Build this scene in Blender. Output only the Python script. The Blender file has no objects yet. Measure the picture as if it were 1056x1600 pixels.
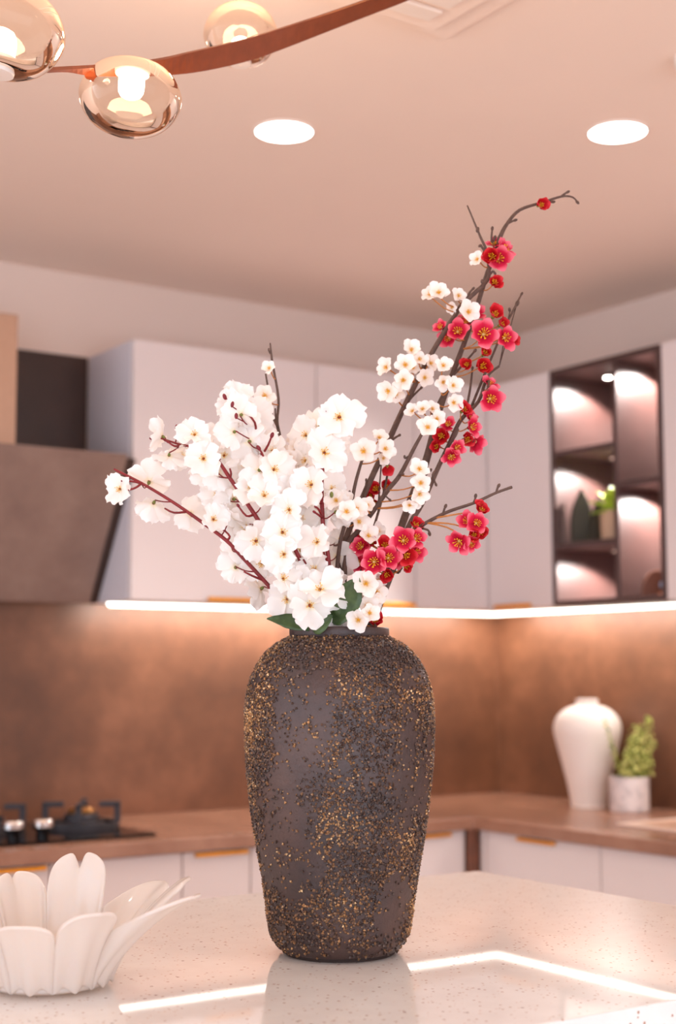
import bpy, bmesh, math, random
import numpy as np
from mathutils import Vector, Matrix, noise
random.seed(7); rng = np.random.default_rng(7)
PI = math.pi
scn = bpy.context.scene
col = scn.collection

# ------------------------------------------------------------------ camera
CAM = Vector((-3.23935, -3.8205, 1.30457)); YAW, PITCH, ROLL, FPX = .5949, .1086, -.0019, 2278.08
fw = Vector((math.sin(YAW)*math.cos(PITCH), math.cos(YAW)*math.cos(PITCH), math.sin(PITCH)))
r0 = Vector((math.cos(YAW), -math.sin(YAW), 0)); u0 = r0.cross(fw)
RT = r0*math.cos(ROLL)+u0*math.sin(ROLL); UP = u0*math.cos(ROLL)-r0*math.sin(ROLL)
cd = bpy.data.cameras.new('camera'); cam = bpy.data.objects.new('camera', cd); col.objects.link(cam)
m3 = Matrix((RT, UP, -fw)).transposed()
cam.matrix_world = Matrix.Translation(CAM) @ m3.to_4x4()
cd.sensor_fit = 'VERTICAL'; cd.sensor_height = 36; cd.lens = FPX/1600*36
cd.clip_start = .05
cd.dof.use_dof = True; cd.dof.focus_distance = 1.86; cd.dof.aperture_fstop = 3.3
scn.camera = cam

# ------------------------------------------------------------------ world, exposure
w = bpy.data.worlds.new('world'); scn.world = w; w.use_nodes = True
bg = w.node_tree.nodes['Background']; bg.inputs[0].default_value = (.85, .96, 1.12, 1); bg.inputs[1].default_value = 2.0
scn.view_settings.view_transform = 'Standard'; scn.view_settings.look = 'None'
scn.view_settings.gamma = 1; scn.view_settings.use_curve_mapping = False
scn.view_settings.exposure = 0.54
scn.cycles.max_bounces = 8; scn.cycles.diffuse_bounces = 5; scn.cycles.transparent_max_bounces = 24
scn.cycles.sample_clamp_indirect = 4; scn.cycles.caustics_reflective = False; scn.cycles.caustics_refractive = False

H, ZT, ZS, DC, DCR, DK, XL, ZI = 2.4428, 2.2003, 1.494, .3028, .2921, .6243, -1.5247, .9428
RX = Vector((math.cos(YAW), -math.sin(YAW), 0)); NY = Vector((math.sin(YAW), math.cos(YAW), 0)); UZ = Vector((0, 0, 1))

# ------------------------------------------------------------------ materials
def lin(c):
    f = lambda v: v/12.92 if v <= .04045 else ((v+.055)/1.055)**2.4
    return tuple(f(x/255) for x in c)+(1,)
class N:
    def __init__(s, name):
        s.m = bpy.data.materials.new(name); s.m.use_nodes = True; s.t = s.m.node_tree
        s.b = s.t.nodes['Principled BSDF']; s.out = s.t.nodes['Material Output']
    def n(s, typ, **kw):
        o = s.t.nodes.new(typ)
        for k, v in kw.items():
            if k.startswith('i_'):
                key = k[2:]; o.inputs[int(key) if key.isdigit() else key.replace('_', ' ')].default_value = v
            else: setattr(o, k, v)
        return o
    def l(s, a, b): s.t.links.new(a, b)
    def p(s, **kw):
        for k, v in kw.items(): s.b.inputs[k.replace('_', ' ')].default_value = v
        return s
    def co(s): return s.n('ShaderNodeTexCoord').outputs['Object']
    def noise(s, scale, detail=4, rough=.55, vec=None):
        o = s.n('ShaderNodeTexNoise'); o.inputs['Scale'].default_value = scale; o.inputs['Detail'].default_value = detail; o.inputs['Roughness'].default_value = rough
        s.l(vec or s.co(), o.inputs['Vector']); return o.outputs['Fac']
    def ramp(s, fac, stops):
        o = s.n('ShaderNodeValToRGB'); e = o.color_ramp.elements
        while len(e) < len(stops): e.new(.5)
        for k, (p, c) in zip(e, stops): k.position = p; k.color = c
        s.l(fac, o.inputs[0]); return o.outputs[0]
    def bump(s, fac, strength=.3, dist=.002):
        o = s.n('ShaderNodeBump'); o.inputs['Strength'].default_value = strength; o.inputs['Distance'].default_value = dist
        s.l(fac, o.inputs['Height']); s.l(o.outputs[0], s.b.inputs['Normal'])
    def color(s, c): s.l(c, s.b.inputs['Base Color'])
def plain(name, rgb, rough=.5, metal=0, var=.06, scale=40, **kw):
    k = N(name); c = lin(rgb)
    a = tuple(x*(1-var) for x in c[:3])+(1,); b = tuple(min(1, x*(1+var)) for x in c[:3])+(1,)
    k.color(k.ramp(k.noise(scale), [(.3, a), (.7, b)])); k.p(Roughness=rough, Metallic=metal, **kw); return k.m
def emit(name, rgb, s):
    k = N(name); k.t.nodes.remove(k.b); e = k.n('ShaderNodeEmission'); e.inputs[0].default_value = rgb+(1,); e.inputs[1].default_value = s
    k.l(e.outputs[0], k.out.inputs[0]); return k.m
M = {}
M['ceiling'] = plain('ceiling_paint', (244, 222, 207), .9, var=.01, scale=3)
M['wall'] = plain('wall_paint', (228, 204, 190), .9, var=.01, scale=3)
M['floor'] = plain('floor_oak', (226, 206, 190), .5, var=.08, scale=4)
M['door'] = plain('matt_lacquer', (220, 206, 202), .45, var=.01, scale=5)
M['carcass'] = plain('carcass_grey', (206, 198, 202), .5, var=.01)
M['dark'] = plain('dark_gap', (52, 36, 30), .7)
M['gold'] = plain('brushed_gold', (236, 158, 40), .32, .9, var=.08, scale=90)
def slab(name, c0, c1, c2, rough, sc):
    k = N(name); f = k.noise(sc, 8, .62); g = k.noise(sc*6, 6, .6)
    mx = k.n('ShaderNodeMath', operation='MULTIPLY_ADD'); mx.inputs[1].default_value = .28; k.l(g, mx.inputs[0]); k.l(f, mx.inputs[2])
    k.color(k.ramp(mx.outputs[0], [(.42, lin(c0)), (.64, lin(c1)), (.86, lin(c2))])); k.p(Roughness=rough); k.bump(g, .08, .001); return k.m
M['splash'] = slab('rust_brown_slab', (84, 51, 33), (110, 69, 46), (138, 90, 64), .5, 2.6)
M['niche_shaded'] = slab('shade_darkened_slab', (48, 27, 18), (58, 34, 24), (72, 44, 32), .4, 2.6)  # splashback slab with shade above the hood put into its colour
M['counter'] = slab('brown_stone_worktop', (136, 95, 75), (152, 109, 88), (166, 123, 101), .26, 4)
M['hood'] = slab('brown_grey_hood', (124, 98, 88), (136, 109, 97), (148, 121, 108), .5, 7)
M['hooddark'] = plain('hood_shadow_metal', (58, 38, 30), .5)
M['chimney'] = plain('warm_steel', (190, 150, 124), .4, .3, var=.03)
M['espresso'] = plain('espresso_frame', (72, 48, 44), .45, var=.08, scale=20)
M['flute'] = plain('fluted_pale_panel', (226, 210, 206), .35, var=.03, scale=9)
M['blackglass'] = plain('black_glass', (20, 14, 13), .08, var=.02)
M['blackglass'].node_tree.nodes['Principled BSDF'].inputs['Specular IOR Level'].default_value = .15
M['castiron'] = plain('cast_iron', (62, 58, 62), .5, .4, var=.1)
M['chrome'] = plain('polished_steel', (226, 220, 216), .16, 1, var=.02)
M['brass'] = plain('brass_ring', (196, 140, 84), .35, .9)
# quartz
k = N('speckled_quartz'); c = k.co()
def specks(scale, thr, keep):
    v = k.n('ShaderNodeTexVoronoi'); v.inputs['Scale'].default_value = scale; k.l(c, v.inputs['Vector'])
    lt = k.n('ShaderNodeMath', operation='LESS_THAN'); lt.inputs[1].default_value = thr; k.l(v.outputs['Distance'], lt.inputs[0])
    sp = k.n('ShaderNodeSeparateColor'); k.l(v.outputs['Color'], sp.inputs[0])
    g = k.n('ShaderNodeMath', operation='LESS_THAN'); g.inputs[1].default_value = keep; k.l(sp.outputs[0], g.inputs[0])
    o = k.n('ShaderNodeMath', operation='MULTIPLY'); k.l(lt.outputs[0], o.inputs[0]); k.l(g.outputs[0], o.inputs[1]); return o.outputs[0]
base = k.ramp(k.noise(25, 4), [(.3, lin((226, 222, 219))), (.7, lin((233, 230, 227)))])
def over(colr, fac, rgb):
    mx = k.n('ShaderNodeMix', data_type='RGBA'); k.l(fac, mx.inputs[0]); k.l(colr, mx.inputs[6]); mx.inputs[7].default_value = lin(rgb); return mx.outputs[2]
base = over(base, specks(95, .17, .5), (172, 132, 112)); base = over(base, specks(60, .12, .3), (120, 74, 56)); base = over(base, specks(140, .2, .3), (205, 178, 164))
k.color(base); k.p(Roughness=.3, IOR=1.5, Coat_Weight=.85, Coat_Roughness=.018); k.b.inputs['Specular IOR Level'].default_value = .08; M['quartz'] = k.m
M['clay'] = None
k = N('dark_clay'); f = k.noise(7, 6, .6); g = k.noise(160, 4, .6)
k.color(k.ramp(f, [(.32, lin((50, 39, 39))), (.52, lin((70, 51, 47))), (.72, lin((88, 64, 56)))])); k.p(Roughness=.46); k.bump(g, .55, .0016); M['clay'] = k.m
k = N('gilded_grain'); a = k.n('ShaderNodeAttribute', attribute_name='tone')
k.color(k.ramp(a.outputs['Fac'], [(.0, lin((58, 42, 37))), (.4, lin((88, 64, 52))), (.62, lin((140, 102, 70))), (1, lin((208, 166, 120)))]))
mm = k.n('ShaderNodeMapRange'); mm.inputs['From Min'].default_value = .5; mm.inputs['From Max'].default_value = .75; mm.inputs['To Max'].default_value = .75
k.l(a.outputs['Fac'], mm.inputs['Value']); k.l(mm.outputs[0], k.b.inputs['Metallic']); k.p(Roughness=.36); M['grain'] = k.m
def petal_mat(name, stops, trans=.35):
    k = N(name); a = k.n('ShaderNodeAttribute', attribute_name='along'); nz = k.noise(130, 3)
    ad = k.n('ShaderNodeMath', operation='MULTIPLY_ADD'); ad.inputs[1].default_value = .25; k.l(nz, ad.inputs[0]); k.l(a.outputs['Fac'], ad.inputs[2])
    cr = k.ramp(ad.outputs[0], stops); k.color(cr); k.p(Roughness=.7)
    k.b.inputs['Specular IOR Level'].default_value = .2
    tr = k.n('ShaderNodeBsdfTranslucent'); k.l(cr, tr.inputs[0]); mx = k.n('ShaderNodeMixShader'); mx.inputs[0].default_value = trans
    k.l(k.b.outputs[0], mx.inputs[1]); k.l(tr.outputs[0], mx.inputs[2]); k.l(mx.outputs[0], k.out.inputs[0]); return k.m
M['petal_white'] = petal_mat('white_silk_petal', [(.1, lin((250, 236, 200))), (.3, lin((252, 246, 240))), (1, lin((254, 250, 247)))])
M['petal_cream'] = petal_mat('cream_silk_petal', [(.12, lin((242, 206, 140))), (.3, lin((248, 230, 212))), (.7, lin((252, 244, 238)))], .25)
M['petal_pink'] = petal_mat('coral_pink_petal', [(.2, lin((168, 6, 38))), (.68, lin((212, 30, 70))), (1.0, lin((246, 124, 142)))], .22)
M['petal_red'] = petal_mat('red_petal', [(.2, lin((160, 6, 18))), (.75, lin((200, 18, 32))), (1.0, lin((228, 66, 76)))], .22)
M['yellow'] = plain('yellow_stamen', (246, 176, 30), .6, var=.2, scale=300)
M['crimson'] = plain('crimson_stem', (126, 22, 26), .5, var=.25, scale=60)
M['bark'] = plain('brown_bark', (88, 64, 54), .75, var=.3, scale=120)
M['ochre'] = plain('ochre_stalk', (186, 116, 52), .6, var=.2, scale=90)
M['maroon'] = plain('maroon_bud', (120, 14, 30), .5, var=.2, scale=90)
M['calyx'] = plain('green_calyx', (112, 116, 48), .6, var=.3, scale=200)
k = N('dark_green_leaf'); k.color(k.ramp(k.noise(60, 5), [(.3, lin((44, 66, 34))), (.7, lin((84, 104, 56)))])); k.p(Roughness=.42); k.bump(k.noise(220), .3, .001); M['leaf'] = k.m
k = N('lime_leaf'); k.color(k.ramp(k.noise(20, 3), [(.3, lin((132, 176, 30))), (.7, lin((206, 226, 80)))])); k.p(Roughness=.35); M['lime'] = k.m
k = N('sage_leaf'); k.color(k.ramp(k.noise(95, 2), [(.36, lin((84, 98, 30))), (.5, lin((160, 166, 70))), (.62, lin((232, 224, 140)))])); k.p(Roughness=.6); M['sage'] = k.m
# opal glass bowl
k = N('opal_glass'); k.p(Roughness=.12, IOR=1.45); k.b.inputs['Base Color'].default_value = lin((238, 230, 224))
k.b.inputs['Subsurface Weight'].default_value = .35; k.b.inputs['Subsurface Radius'].default_value = (.02, .015, .012); k.b.inputs['Subsurface Scale'].default_value = .5
k.b.inputs['Coat Weight'].default_value = .4
tr = k.n('ShaderNodeBsdfTranslucent'); tr.inputs[0].default_value = lin((240, 230, 222)); mx = k.n('ShaderNodeMixShader'); mx.inputs[0].default_value = .45
k.l(k.b.outputs[0], mx.inputs[1]); k.l(tr.outputs[0], mx.inputs[2]); k.l(mx.outputs[0], k.out.inputs[0]); M['opal'] = k.m
# amber glass shell
k = N('amber_glass'); k.t.nodes.remove(k.b)
t = k.n('ShaderNodeBsdfTransparent'); g = k.n('ShaderNodeBsdfGlossy'); g.inputs['Roughness'].default_value = .03; g.inputs[0].default_value = (1, .86, .72, 1)
lw = k.n('ShaderNodeLayerWeight'); lw.inputs[0].default_value = .5
cr = k.n('ShaderNodeValToRGB'); cr.color_ramp.elements[0].color = (.99, .94, .88, 1); cr.color_ramp.elements[1].color = (.95, .75, .55, 1); cr.color_ramp.elements[0].position = .35; cr.color_ramp.elements[1].position = .98
k.l(lw.outputs['Facing'], cr.inputs[0]); k.l(cr.outputs[0], t.inputs[0])
fr = k.n('ShaderNodeFresnel'); fr.inputs[0].default_value = 1.33
mx = k.n('ShaderNodeMixShader'); k.l(fr.outputs[0], mx.inputs[0]); k.l(t.outputs[0], mx.inputs[1]); k.l(g.outputs[0], mx.inputs[2]); k.l(mx.outputs[0], k.out.inputs[0]); M['amber'] = k.m
M['leather'] = plain('tan_leather', (122, 56, 27), .45, var=.12, scale=50)
M['stitch'] = plain('stitching', (208, 140, 90), .6)
M['bulb'] = emit('lit_bulb', (1, .86, .7), 8)
M['downlight'] = emit('lit_downlight', (1, .95, .88), 9)
M['led'] = emit('lit_led_diffuser', (1, .94, .86), 44)
M['diffuser'] = emit('lit_diffuser', (1, .93, .82), 5)
M['spot'] = emit('lit_spot', (1, .9, .8), 25)
M['spotdim'] = emit('dim_spot', (1, .62, .48), 1.3)
M['trimwhite'] = plain('white_trim', (240, 226, 216), .5, var=.01)
M['cassette'] = plain('white_plastic', (238, 222, 210), .5, var=.01)
M['porcelain'] = plain('matt_white_ceramic', (240, 226, 216), .55, var=.015, scale=8)
k = N('marbled_pot'); k.color(k.ramp(k.noise(22, 7, .7), [(.36, lin((178, 168, 166))), (.5, lin((222, 208, 204))), (.7, lin((232, 220, 214)))])); k.p(Roughness=.5); M['marble'] = k.m
M['soil'] = plain('dark_soil', (50, 36, 26), .9)
M['olive'] = plain('dark_olive_glaze', (46, 38, 18), .6, var=.2, scale=14)
M['beigepot'] = plain('beige_pot', (190, 156, 128), .7)
M['walnut'] = plain('walnut', (112, 66, 46), .5, var=.15)
M['copper'] = plain('copper', (214, 138, 96), .35, .6)
M['blueglass'] = plain('blue_glass', (132, 160, 188), .1)
M['sinkrim'] = plain('pale_sink_rim', (232, 206, 190), .3, var=.02)
M['sinkin'] = plain('brown_sink_basin', (190, 150, 126), .35, var=.05)

# ------------------------------------------------------------------ mesh helpers
ORG = {}
def root_org(o): return ORG.get(o.name, Vector((0, 0, 0)))
def mk(name, V, F, mat, parent=None, smooth=False, bevel=0, attr=None):
    o0 = root_org(parent) if parent else Vector((0, 0, 0))
    me = bpy.data.meshes.new(name)
    me.from_pydata([tuple(Vector(v)-o0) for v in V], [], F); me.update()
    if attr:
        a = me.attributes.new(attr[0], 'FLOAT', 'POINT'); a.data.foreach_set('value', np.asarray(attr[1], dtype=np.float32))
    if smooth: me.polygons.foreach_set('use_smooth', [True]*len(me.polygons))
    me.materials.append(mat)
    o = bpy.data.objects.new(name, me); col.objects.link(o)
    if parent: o.parent = parent; ORG[o.name] = o0
    else: ORG[o.name] = Vector((0, 0, 0))
    if bevel:
        b = o.modifiers.new('bevel', 'BEVEL'); b.width = bevel; b.segments = 2; b.limit_method = 'ANGLE'
    return o
def thing(name, label, cat, loc, group=None):
    o = bpy.data.objects.new(name, None); col.objects.link(o); o.location = loc; o.empty_display_size = .05
    o['label'] = label; o['category'] = cat
    if group: o['group'] = group
    ORG[o.name] = Vector(loc); return o
def tag(o, label, cat, group=None):
    o['label'] = label; o['category'] = cat
    if group: o['group'] = group
    return o
BF = [(0, 3, 2, 1), (4, 5, 6, 7), (0, 1, 5, 4), (1, 2, 6, 5), (2, 3, 7, 6), (3, 0, 4, 7)]
def bx(x0, x1, y0, y1, z0, z1):
    return [(x0, y0, z0), (x1, y0, z0), (x1, y1, z0), (x0, y1, z0), (x0, y0, z1), (x1, y0, z1), (x1, y1, z1), (x0, y1, z1)], list(BF)
def join(*parts):
    V, F = [], []
    for v, f in parts:
        n = len(V); V += list(v); F += [tuple(i+n for i in q) for q in f]
    return V, F
def box(name, b, mat, parent=None, bevel=.0015): return mk(name, *bx(*b), mat, parent, bevel=bevel)
def lathe(prof, c, seg=48, caps=(True, True), axis=None):
    V, F = [], []; n = len(prof)
    for r, z in prof:
        for i in range(seg):
            a = 2*PI*i/seg; V.append((c[0]+r*math.cos(a), c[1]+r*math.sin(a), c[2]+z))
    for j in range(n-1):
        for i in range(seg):
            i2 = (i+1) % seg; F.append((j*seg+i, j*seg+i2, (j+1)*seg+i2, (j+1)*seg+i))
    if caps[0]: F.append(tuple(range(seg-1, -1, -1)))
    if caps[1]: F.append(tuple(range((n-1)*seg, n*seg)))
    if axis is not None:
        q = Vector((0, 0, 1)).rotation_difference(Vector(axis)); cv = Vector(c)
        V = [tuple(cv+q @ (Vector(v)-cv)) for v in V]
    return V, F
def smoothpath(P, rad, n=4):
    P = [Vector(p) for p in P]; out, ro = [], []
    for i in range(len(P)-1):
        a, b, c_, d = P[max(i-1, 0)], P[i], P[i+1], P[min(i+2, len(P)-1)]
        for k in range(n):
            t = k/n
            out.append(.5*((2*b)+(c_-a)*t+(2*a-5*b+4*c_-d)*t*t+(3*b-a-3*c_+d)*t**3)); ro.append(rad[i]*(1-t)+rad[i+1]*t)
    return out+[P[-1]], ro+[rad[-1]]
def tube(P, rad, seg=6):
    P = [Vector(p) for p in P]; V, F = [], []
    ref = Vector((.3, .9, .2)); 
    for i, p in enumerate(P):
        d = (P[min(i+1, len(P)-1)]-P[max(i-1, 0)]).normalized()
        a = d.cross(ref)
        if a.length < 1e-3: a = d.cross(Vector((1, 0, 0)))
        a.normalize(); b = d.cross(a)
        for k in range(seg):
            t = 2*PI*k/seg; V.append(p+(a*math.cos(t)+b*math.sin(t))*rad[i])
    for i in range(len(P)-1):
        for k in range(seg):
            k2 = (k+1) % seg; F.append((i*seg+k, i*seg+k2, (i+1)*seg+k2, (i+1)*seg+k))
    F.append(tuple(range(seg-1, -1, -1))); F.append(tuple(range((len(P)-1)*seg, len(P)*seg)))
    return V, F
def ball(c, r, stretch=1, axis=(0, 0, 1), seg=8, rings=6):
    prof = [(max(1e-5, r*math.sin(PI*i/rings)), -r*stretch*math.cos(PI*i/rings)) for i in range(rings+1)]
    return lathe(prof, c, seg, (False, False), axis)
def struct(o, lab=None):
    o['kind'] = 'structure'
    if lab: o['label'] = lab
    return o

# ------------------------------------------------------------------ room shell
X0, Y0 = -6.6, -6.6
struct(box('floor', (X0, .12, Y0, .12, -.1, 0), M['floor'], bevel=0), 'warm oak floor of the kitchen')
struct(box('ceiling', (X0, .12, Y0, .12, H, H+.12), M['ceiling'], bevel=0), 'smooth peach-white ceiling above the kitchen')
wl = struct(box('wall_left', (X0, .12, 0, .12, 0, H), M['wall'], bevel=0), 'warm white wall behind the cooker hood and hob')
wr = struct(box('wall_right', (0, .12, Y0, 0, 0, H), M['wall'], bevel=0), 'warm white wall behind the open display shelves')
# brown slab splashback: full height panel behind the hood, low panels under the wall cabinets
G = .0015
box('niche_panel', (-3.2, XL-.002, -.010, 0, ZS+.022, ZT), M['niche_shaded'], wl, .001)  # same slab coloured darker, where the LED light does not reach
box('splashback_panel', (-3.2, -.011, -.010, 0, .9, ZS+.02), M['splash'], wl, .001)
box('splashback_panel', (-.010, 0, -2.6, -.012, .9, ZS+.02), M['splash'], wr, .001)
box('corner_trim', (-.016, -.009, -.016, -.009, .9, ZS), M['splash'], wr, .001)

# ------------------------------------------------------------------ wall cabinets
def wall_cab_left(x0, x1, label, handle=None, endpanel=False, xb=None):
    t = thing('wall_cabinet', label, 'cabinet', (x0, 0, ZS))
    box('body', (x0, xb or x1, -DC+.021, -.0105, ZS, ZT), M['carcass'] if endpanel else M['door'], t)
    d = box('door', (x0+.0015, x1-.0015, -DC, -DC+.019, ZS, ZT), M['door'], t)
    if handle:
        hv = join(bx(handle[0], handle[1], -DC-.012, -DC, ZS+.001, ZS+.013))
        o = mk('handle', *hv, M['gold'], d, bevel=.001); o['label'] = 'gold edge pull'
    return t
wall_cab_left(XL, -.936, 'wide pale wall cabinet right beside the cooker hood', (-1.292, -1.147), True)
wall_cab_left(-.935, -.577, 'narrow pale wall cabinet behind the leaning brown branches, middle one on hood wall', (-.729, -.582))
wall_cab_left(-.576, -.2895, 'pale wall cabinet on hood wall next to the corner', xb=-.0115)
def wall_cab_right(y0, y1, label, handle=None):
    t = thing('wall_cabinet', label, 'cabinet', (0, y0, ZS))
    box('body', (-DCR+.021, -.0105, y1, y0, ZS, ZT), M['door'], t)
    d = box('door', (-DCR, -DCR+.019, y1+.0015, y0-.0015, ZS, ZT), M['door'], t)
    if handle:
        o = box('handle', (-DCR-.012, -DCR, handle[1], handle[0], ZS+.001, ZS+.013), M['gold'], d, .001); o['label'] = 'gold edge pull'
wall_cab_right(-.3035, -.598, 'pale wall cabinet between the corner and the dark display shelves', (-.343, -.504))
wall_cab_right(-1.052, -1.56, 'pale wall cabinet right of the dark display shelves')
wall_cab_right(-1.561, -2.4, 'pale wall cabinet beyond the right picture edge')

# open display unit
dt = thing('display_shelf_unit', 'dark brown open display shelves with fluted pale back and small spotlights', 'shelf unit', (0, -.6, ZS))
ya, yb, ym, th = -.6, -1.05, -.869, .018
box('side_panel', (-DCR, -.0105, ya-th, ya, ZS, ZT), M['espresso'], dt)
box('side_panel', (-DCR, -.0105, yb, yb+th, ZS, ZT), M['espresso'], dt)
box('top_panel', (-DCR, -.0105, yb+th, ya-th, ZT-th, ZT), M['espresso'], dt)
box('bottom_panel', (-DCR, -.0105, yb+th, ya-th, ZS, ZS+.016), M['espresso'], dt)
box('divider', (-DCR, -.0105, ym-th/2, ym+th/2, ZS+.016, ZT-th), M['espresso'], dt)
Ls = [(1.936, 1.953), (1.660, 1.678)]
for z0, z1 in Ls: box('shelf', (-DCR, -.0105, ym+th/2, ya-th, z0, z1), M['espresso'], dt)
box('shelf', (-DCR, -.0105, yb+th, ym-th/2, 1.818, 1.836), M['espresso'], dt)
def flute(y0, y1, z0, z1):
    n = max(2, round((y1-y0)/.02)); seg = 6; V, F = [], []
    for i in range(n*seg+1):
        y = y0+(y1-y0)*i/(n*seg); b = abs(math.sin(PI*i/seg)); x = -.014-.007*b
        V += [(x, y, z0), (x, y, z1)]
    for i in range(n*seg): F.append((2*i, 2*i+2, 2*i+3, 2*i+1))
    return V, F
compL = [(ZS+.016, 1.660), (1.678, 1.936), (1.953, ZT-th)]; compR = [(ZS+.016, 1.818), (1.836, ZT-th)]
for (z0, z1) in compL: mk('fluted_back', *flute(ym+th/2, ya-th, z0, z1), M['flute'], dt, smooth=True)
for (z0, z1) in compR: mk('fluted_back', *flute(yb+th, ym-th/2, z0, z1), M['flute'], dt, smooth=True)
spots = [(-.162, -.716, ZT-th), (-.162, -.735, 1.936), (-.162, -.735, 1.660), (-.162, -.95, ZT-th), (-.162, -.95, 1.818)]
for sx, sy, sz in spots:
    b = mk('spotlight', *lathe([(.016, -.006), (.017, 0)], (sx, sy, sz), 16), M['espresso'], dt)
    mk('lens', *lathe([(.0105, -.0075), (.011, -.006)], (sx, sy, sz), 16), M['spot'] if sz > 2 else M['spotdim'], b)
    ld = bpy.data.lights.new('spot_beam', 'SPOT'); ld.energy = 13; ld.color = (1, .92, .88); ld.spot_size = math.radians(150); ld.spot_blend = .25; ld.shadow_soft_size = .012
    lo = bpy.data.objects.new('spot_beam', ld); col.objects.link(lo); lo.parent = dt; lo.location = Vector((sx, sy, sz-.012))-ORG[dt.name]
    lo.rotation_euler = (0, math.radians(12), 0)

# under cabinet LED profile
DS = .115
lt = thing('led_strip_light', 'glowing warm white LED strip under the wall cabinets, turning the corner', 'strip light', (-DS, -DS, 1.48))
def light_bar(pts):
    """mitred 45 degree profile: slim diffuser to the room, tape facing the wall and worktop; pts = [(front, back) ...] along the run"""
    V, F = [], []
    for (fx_, fy_), (bx_, by_) in pts: V += [(fx_, fy_, 1.4825), (fx_, fy_, 1.4935), (bx_, by_, 1.4935)]
    for q in range(len(pts)-1):
        a = q*3; F += [(a, a+3, a+4, a+1), (a+1, a+4, a+5, a+2), (a+2, a+5, a+3, a)]
    n = 3*(len(pts)-1); F += [(0, 1, 2), (n+2, n+1, n)]
    o = mk('light_bar', V, F, M['diffuser'], lt); o.data.materials.append(M['led']); o.data.materials.append(M['trimwhite'])
    for q in range(len(pts)-1): o.data.polygons[q*3+2].material_index = 1; o.data.polygons[q*3+1].material_index = 2
f_, b_ = -DS-.006, -DS+.014
light_bar([((-1.50, f_), (-1.50, b_)), ((f_, f_), (b_, b_))]); light_bar([((f_, f_), (b_, b_)), ((f_, -2.4), (b_, -2.4))])

# ------------------------------------------------------------------ cooker hood
ht = thing('cooker_hood', 'slanted brown-grey cooker hood with a chimney above the gas hob', 'cooker hood', (-1.95, 0, 1.49))
def prism(profile_yz, x0, x1):
    n = len(profile_yz); V = [(x0, y, z) for y, z in profile_yz]+[(x1, y, z) for y, z in profile_yz]
    F = [tuple(range(n)), tuple(range(2*n-1, n-1, -1))]+[((i+1) % n, i, n+i, n+(i+1) % n) for i in range(n)]
    return V, F
HT, HB = 1.878, 1.491
mk('front_panel', *prism([(-.335, HT), (-.30, HT), (-.075, HB), (-.105, HB)], -2.45, -1.552), M['hood'], ht, bevel=.002)
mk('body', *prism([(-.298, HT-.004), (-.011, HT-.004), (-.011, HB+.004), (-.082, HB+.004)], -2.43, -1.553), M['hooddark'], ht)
mk('side_gap_shade', *prism([(-.325, HT-.01), (-.298, HT-.01), (-.06, HB+.001), (-.098, HB+.001)], -1.551, -1.5255), M['hooddark'], ht)  # dark strip standing for shade in the gap beside the wall cabinet
box('chimney', (-2.2, -1.834, -.25, -.011, HT-.003, 2.235), M['chimney'], ht, .002)

# ------------------------------------------------------------------ worktop and base cabinets
cw = thing('kitchen_worktop', 'brown stone L-shaped worktop running along both walls', 'worktop', (-.3, -.3, .867))
prof = [(-3.3, -.0105), (-.0105, -.0105), (-.0105, -2.6), (-DK, -2.6), (-DK, -DK), (-3.3, -DK)]
V = [(x, y, .867) for x, y in prof]+[(x, y, .9) for x, y in prof]
F = [tuple(range(5, -1, -1)), tuple(range(6, 12))]+[(i, (i+1) % 6, 6+(i+1) % 6, 6+i) for i in range(6)]
mk('slab', V, [tuple(reversed(f)) for f in F], M['counter'], cw, bevel=.002)
BYF = -.604
def base_left(x0, x1, label, handle=None):
    t = thing('base_cabinet', label, 'cabinet', (x0, 0, 0))
    box('body', (x0, x1, BYF+.021, -.012, .1, .8665), M['dark'], t)
    d = box('door', (x0+.0015, x1-.0015, BYF, BYF+.019, .1, .8635), M['door'], t)
    if handle:
        o = mk('handle', *join(bx(handle[0], handle[1], BYF-.012, BYF, .8515, .861)), M['gold'], d, bevel=.001); o['label'] = 'gold edge pull'
    box('plinth', (x0, x1, BYF+.05, BYF+.07, 0, .1), M['espresso'], t)
base_left(-2.45, -1.867, 'pale base cabinet at left edge with a gold pull, under the hob knobs', (-2.05, -1.88))
base_left(-1.866, -1.523, 'pale base cabinet without a pull under the hob corner')
base_left(-1.522, -1.330, 'narrow pale base cabinet with gold pull between glass bowl and brown vase', (-1.489, -1.342))
base_left(-1.329, -.991, 'pale base cabinet hidden mostly behind the brown vase')
base_left(-.990, -.64, 'pale base cabinet right of brown vase, ending at the corner post', (-.845, -.695))
t = thing('corner_post', 'slim brown corner post between the two rows of base cabinets', 'post', (-.615, -.615, 0))
box('post', (-.638, -.606, -.625, -.606, 0, .866), M['walnut'], t)
def base_right(y0, y1, label, handle=None):
    t = thing('base_cabinet', label, 'cabinet', (0, y0, 0))
    box('body', (BYF+.021, -.012, y1, y0, .1, .8665), M['dark'], t)
    d = box('door', (BYF, BYF+.019, y1+.0015, y0-.0015, .1, .8635), M['door'], t)
    if handle:
        o = box('handle', (BYF-.012, BYF, handle[1], handle[0], .8515, .861), M['gold'], d, .001); o['label'] = 'gold edge pull'
    box('plinth', (BYF+.05, BYF+.07, y1, y0, 0, .1), M['espresso'], t)
base_right(-.627, -.653, 'very narrow pale filler strip beside the corner post')
base_right(-.654, -1.097, 'pale base cabinet with gold pull below the white ceramic vase', (-.791, -.935))
base_right(-1.098, -1.65, 'pale base cabinet at right edge of the picture')
base_right(-1.651, -2.59, 'pale base cabinet beyond the right picture edge')

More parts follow.
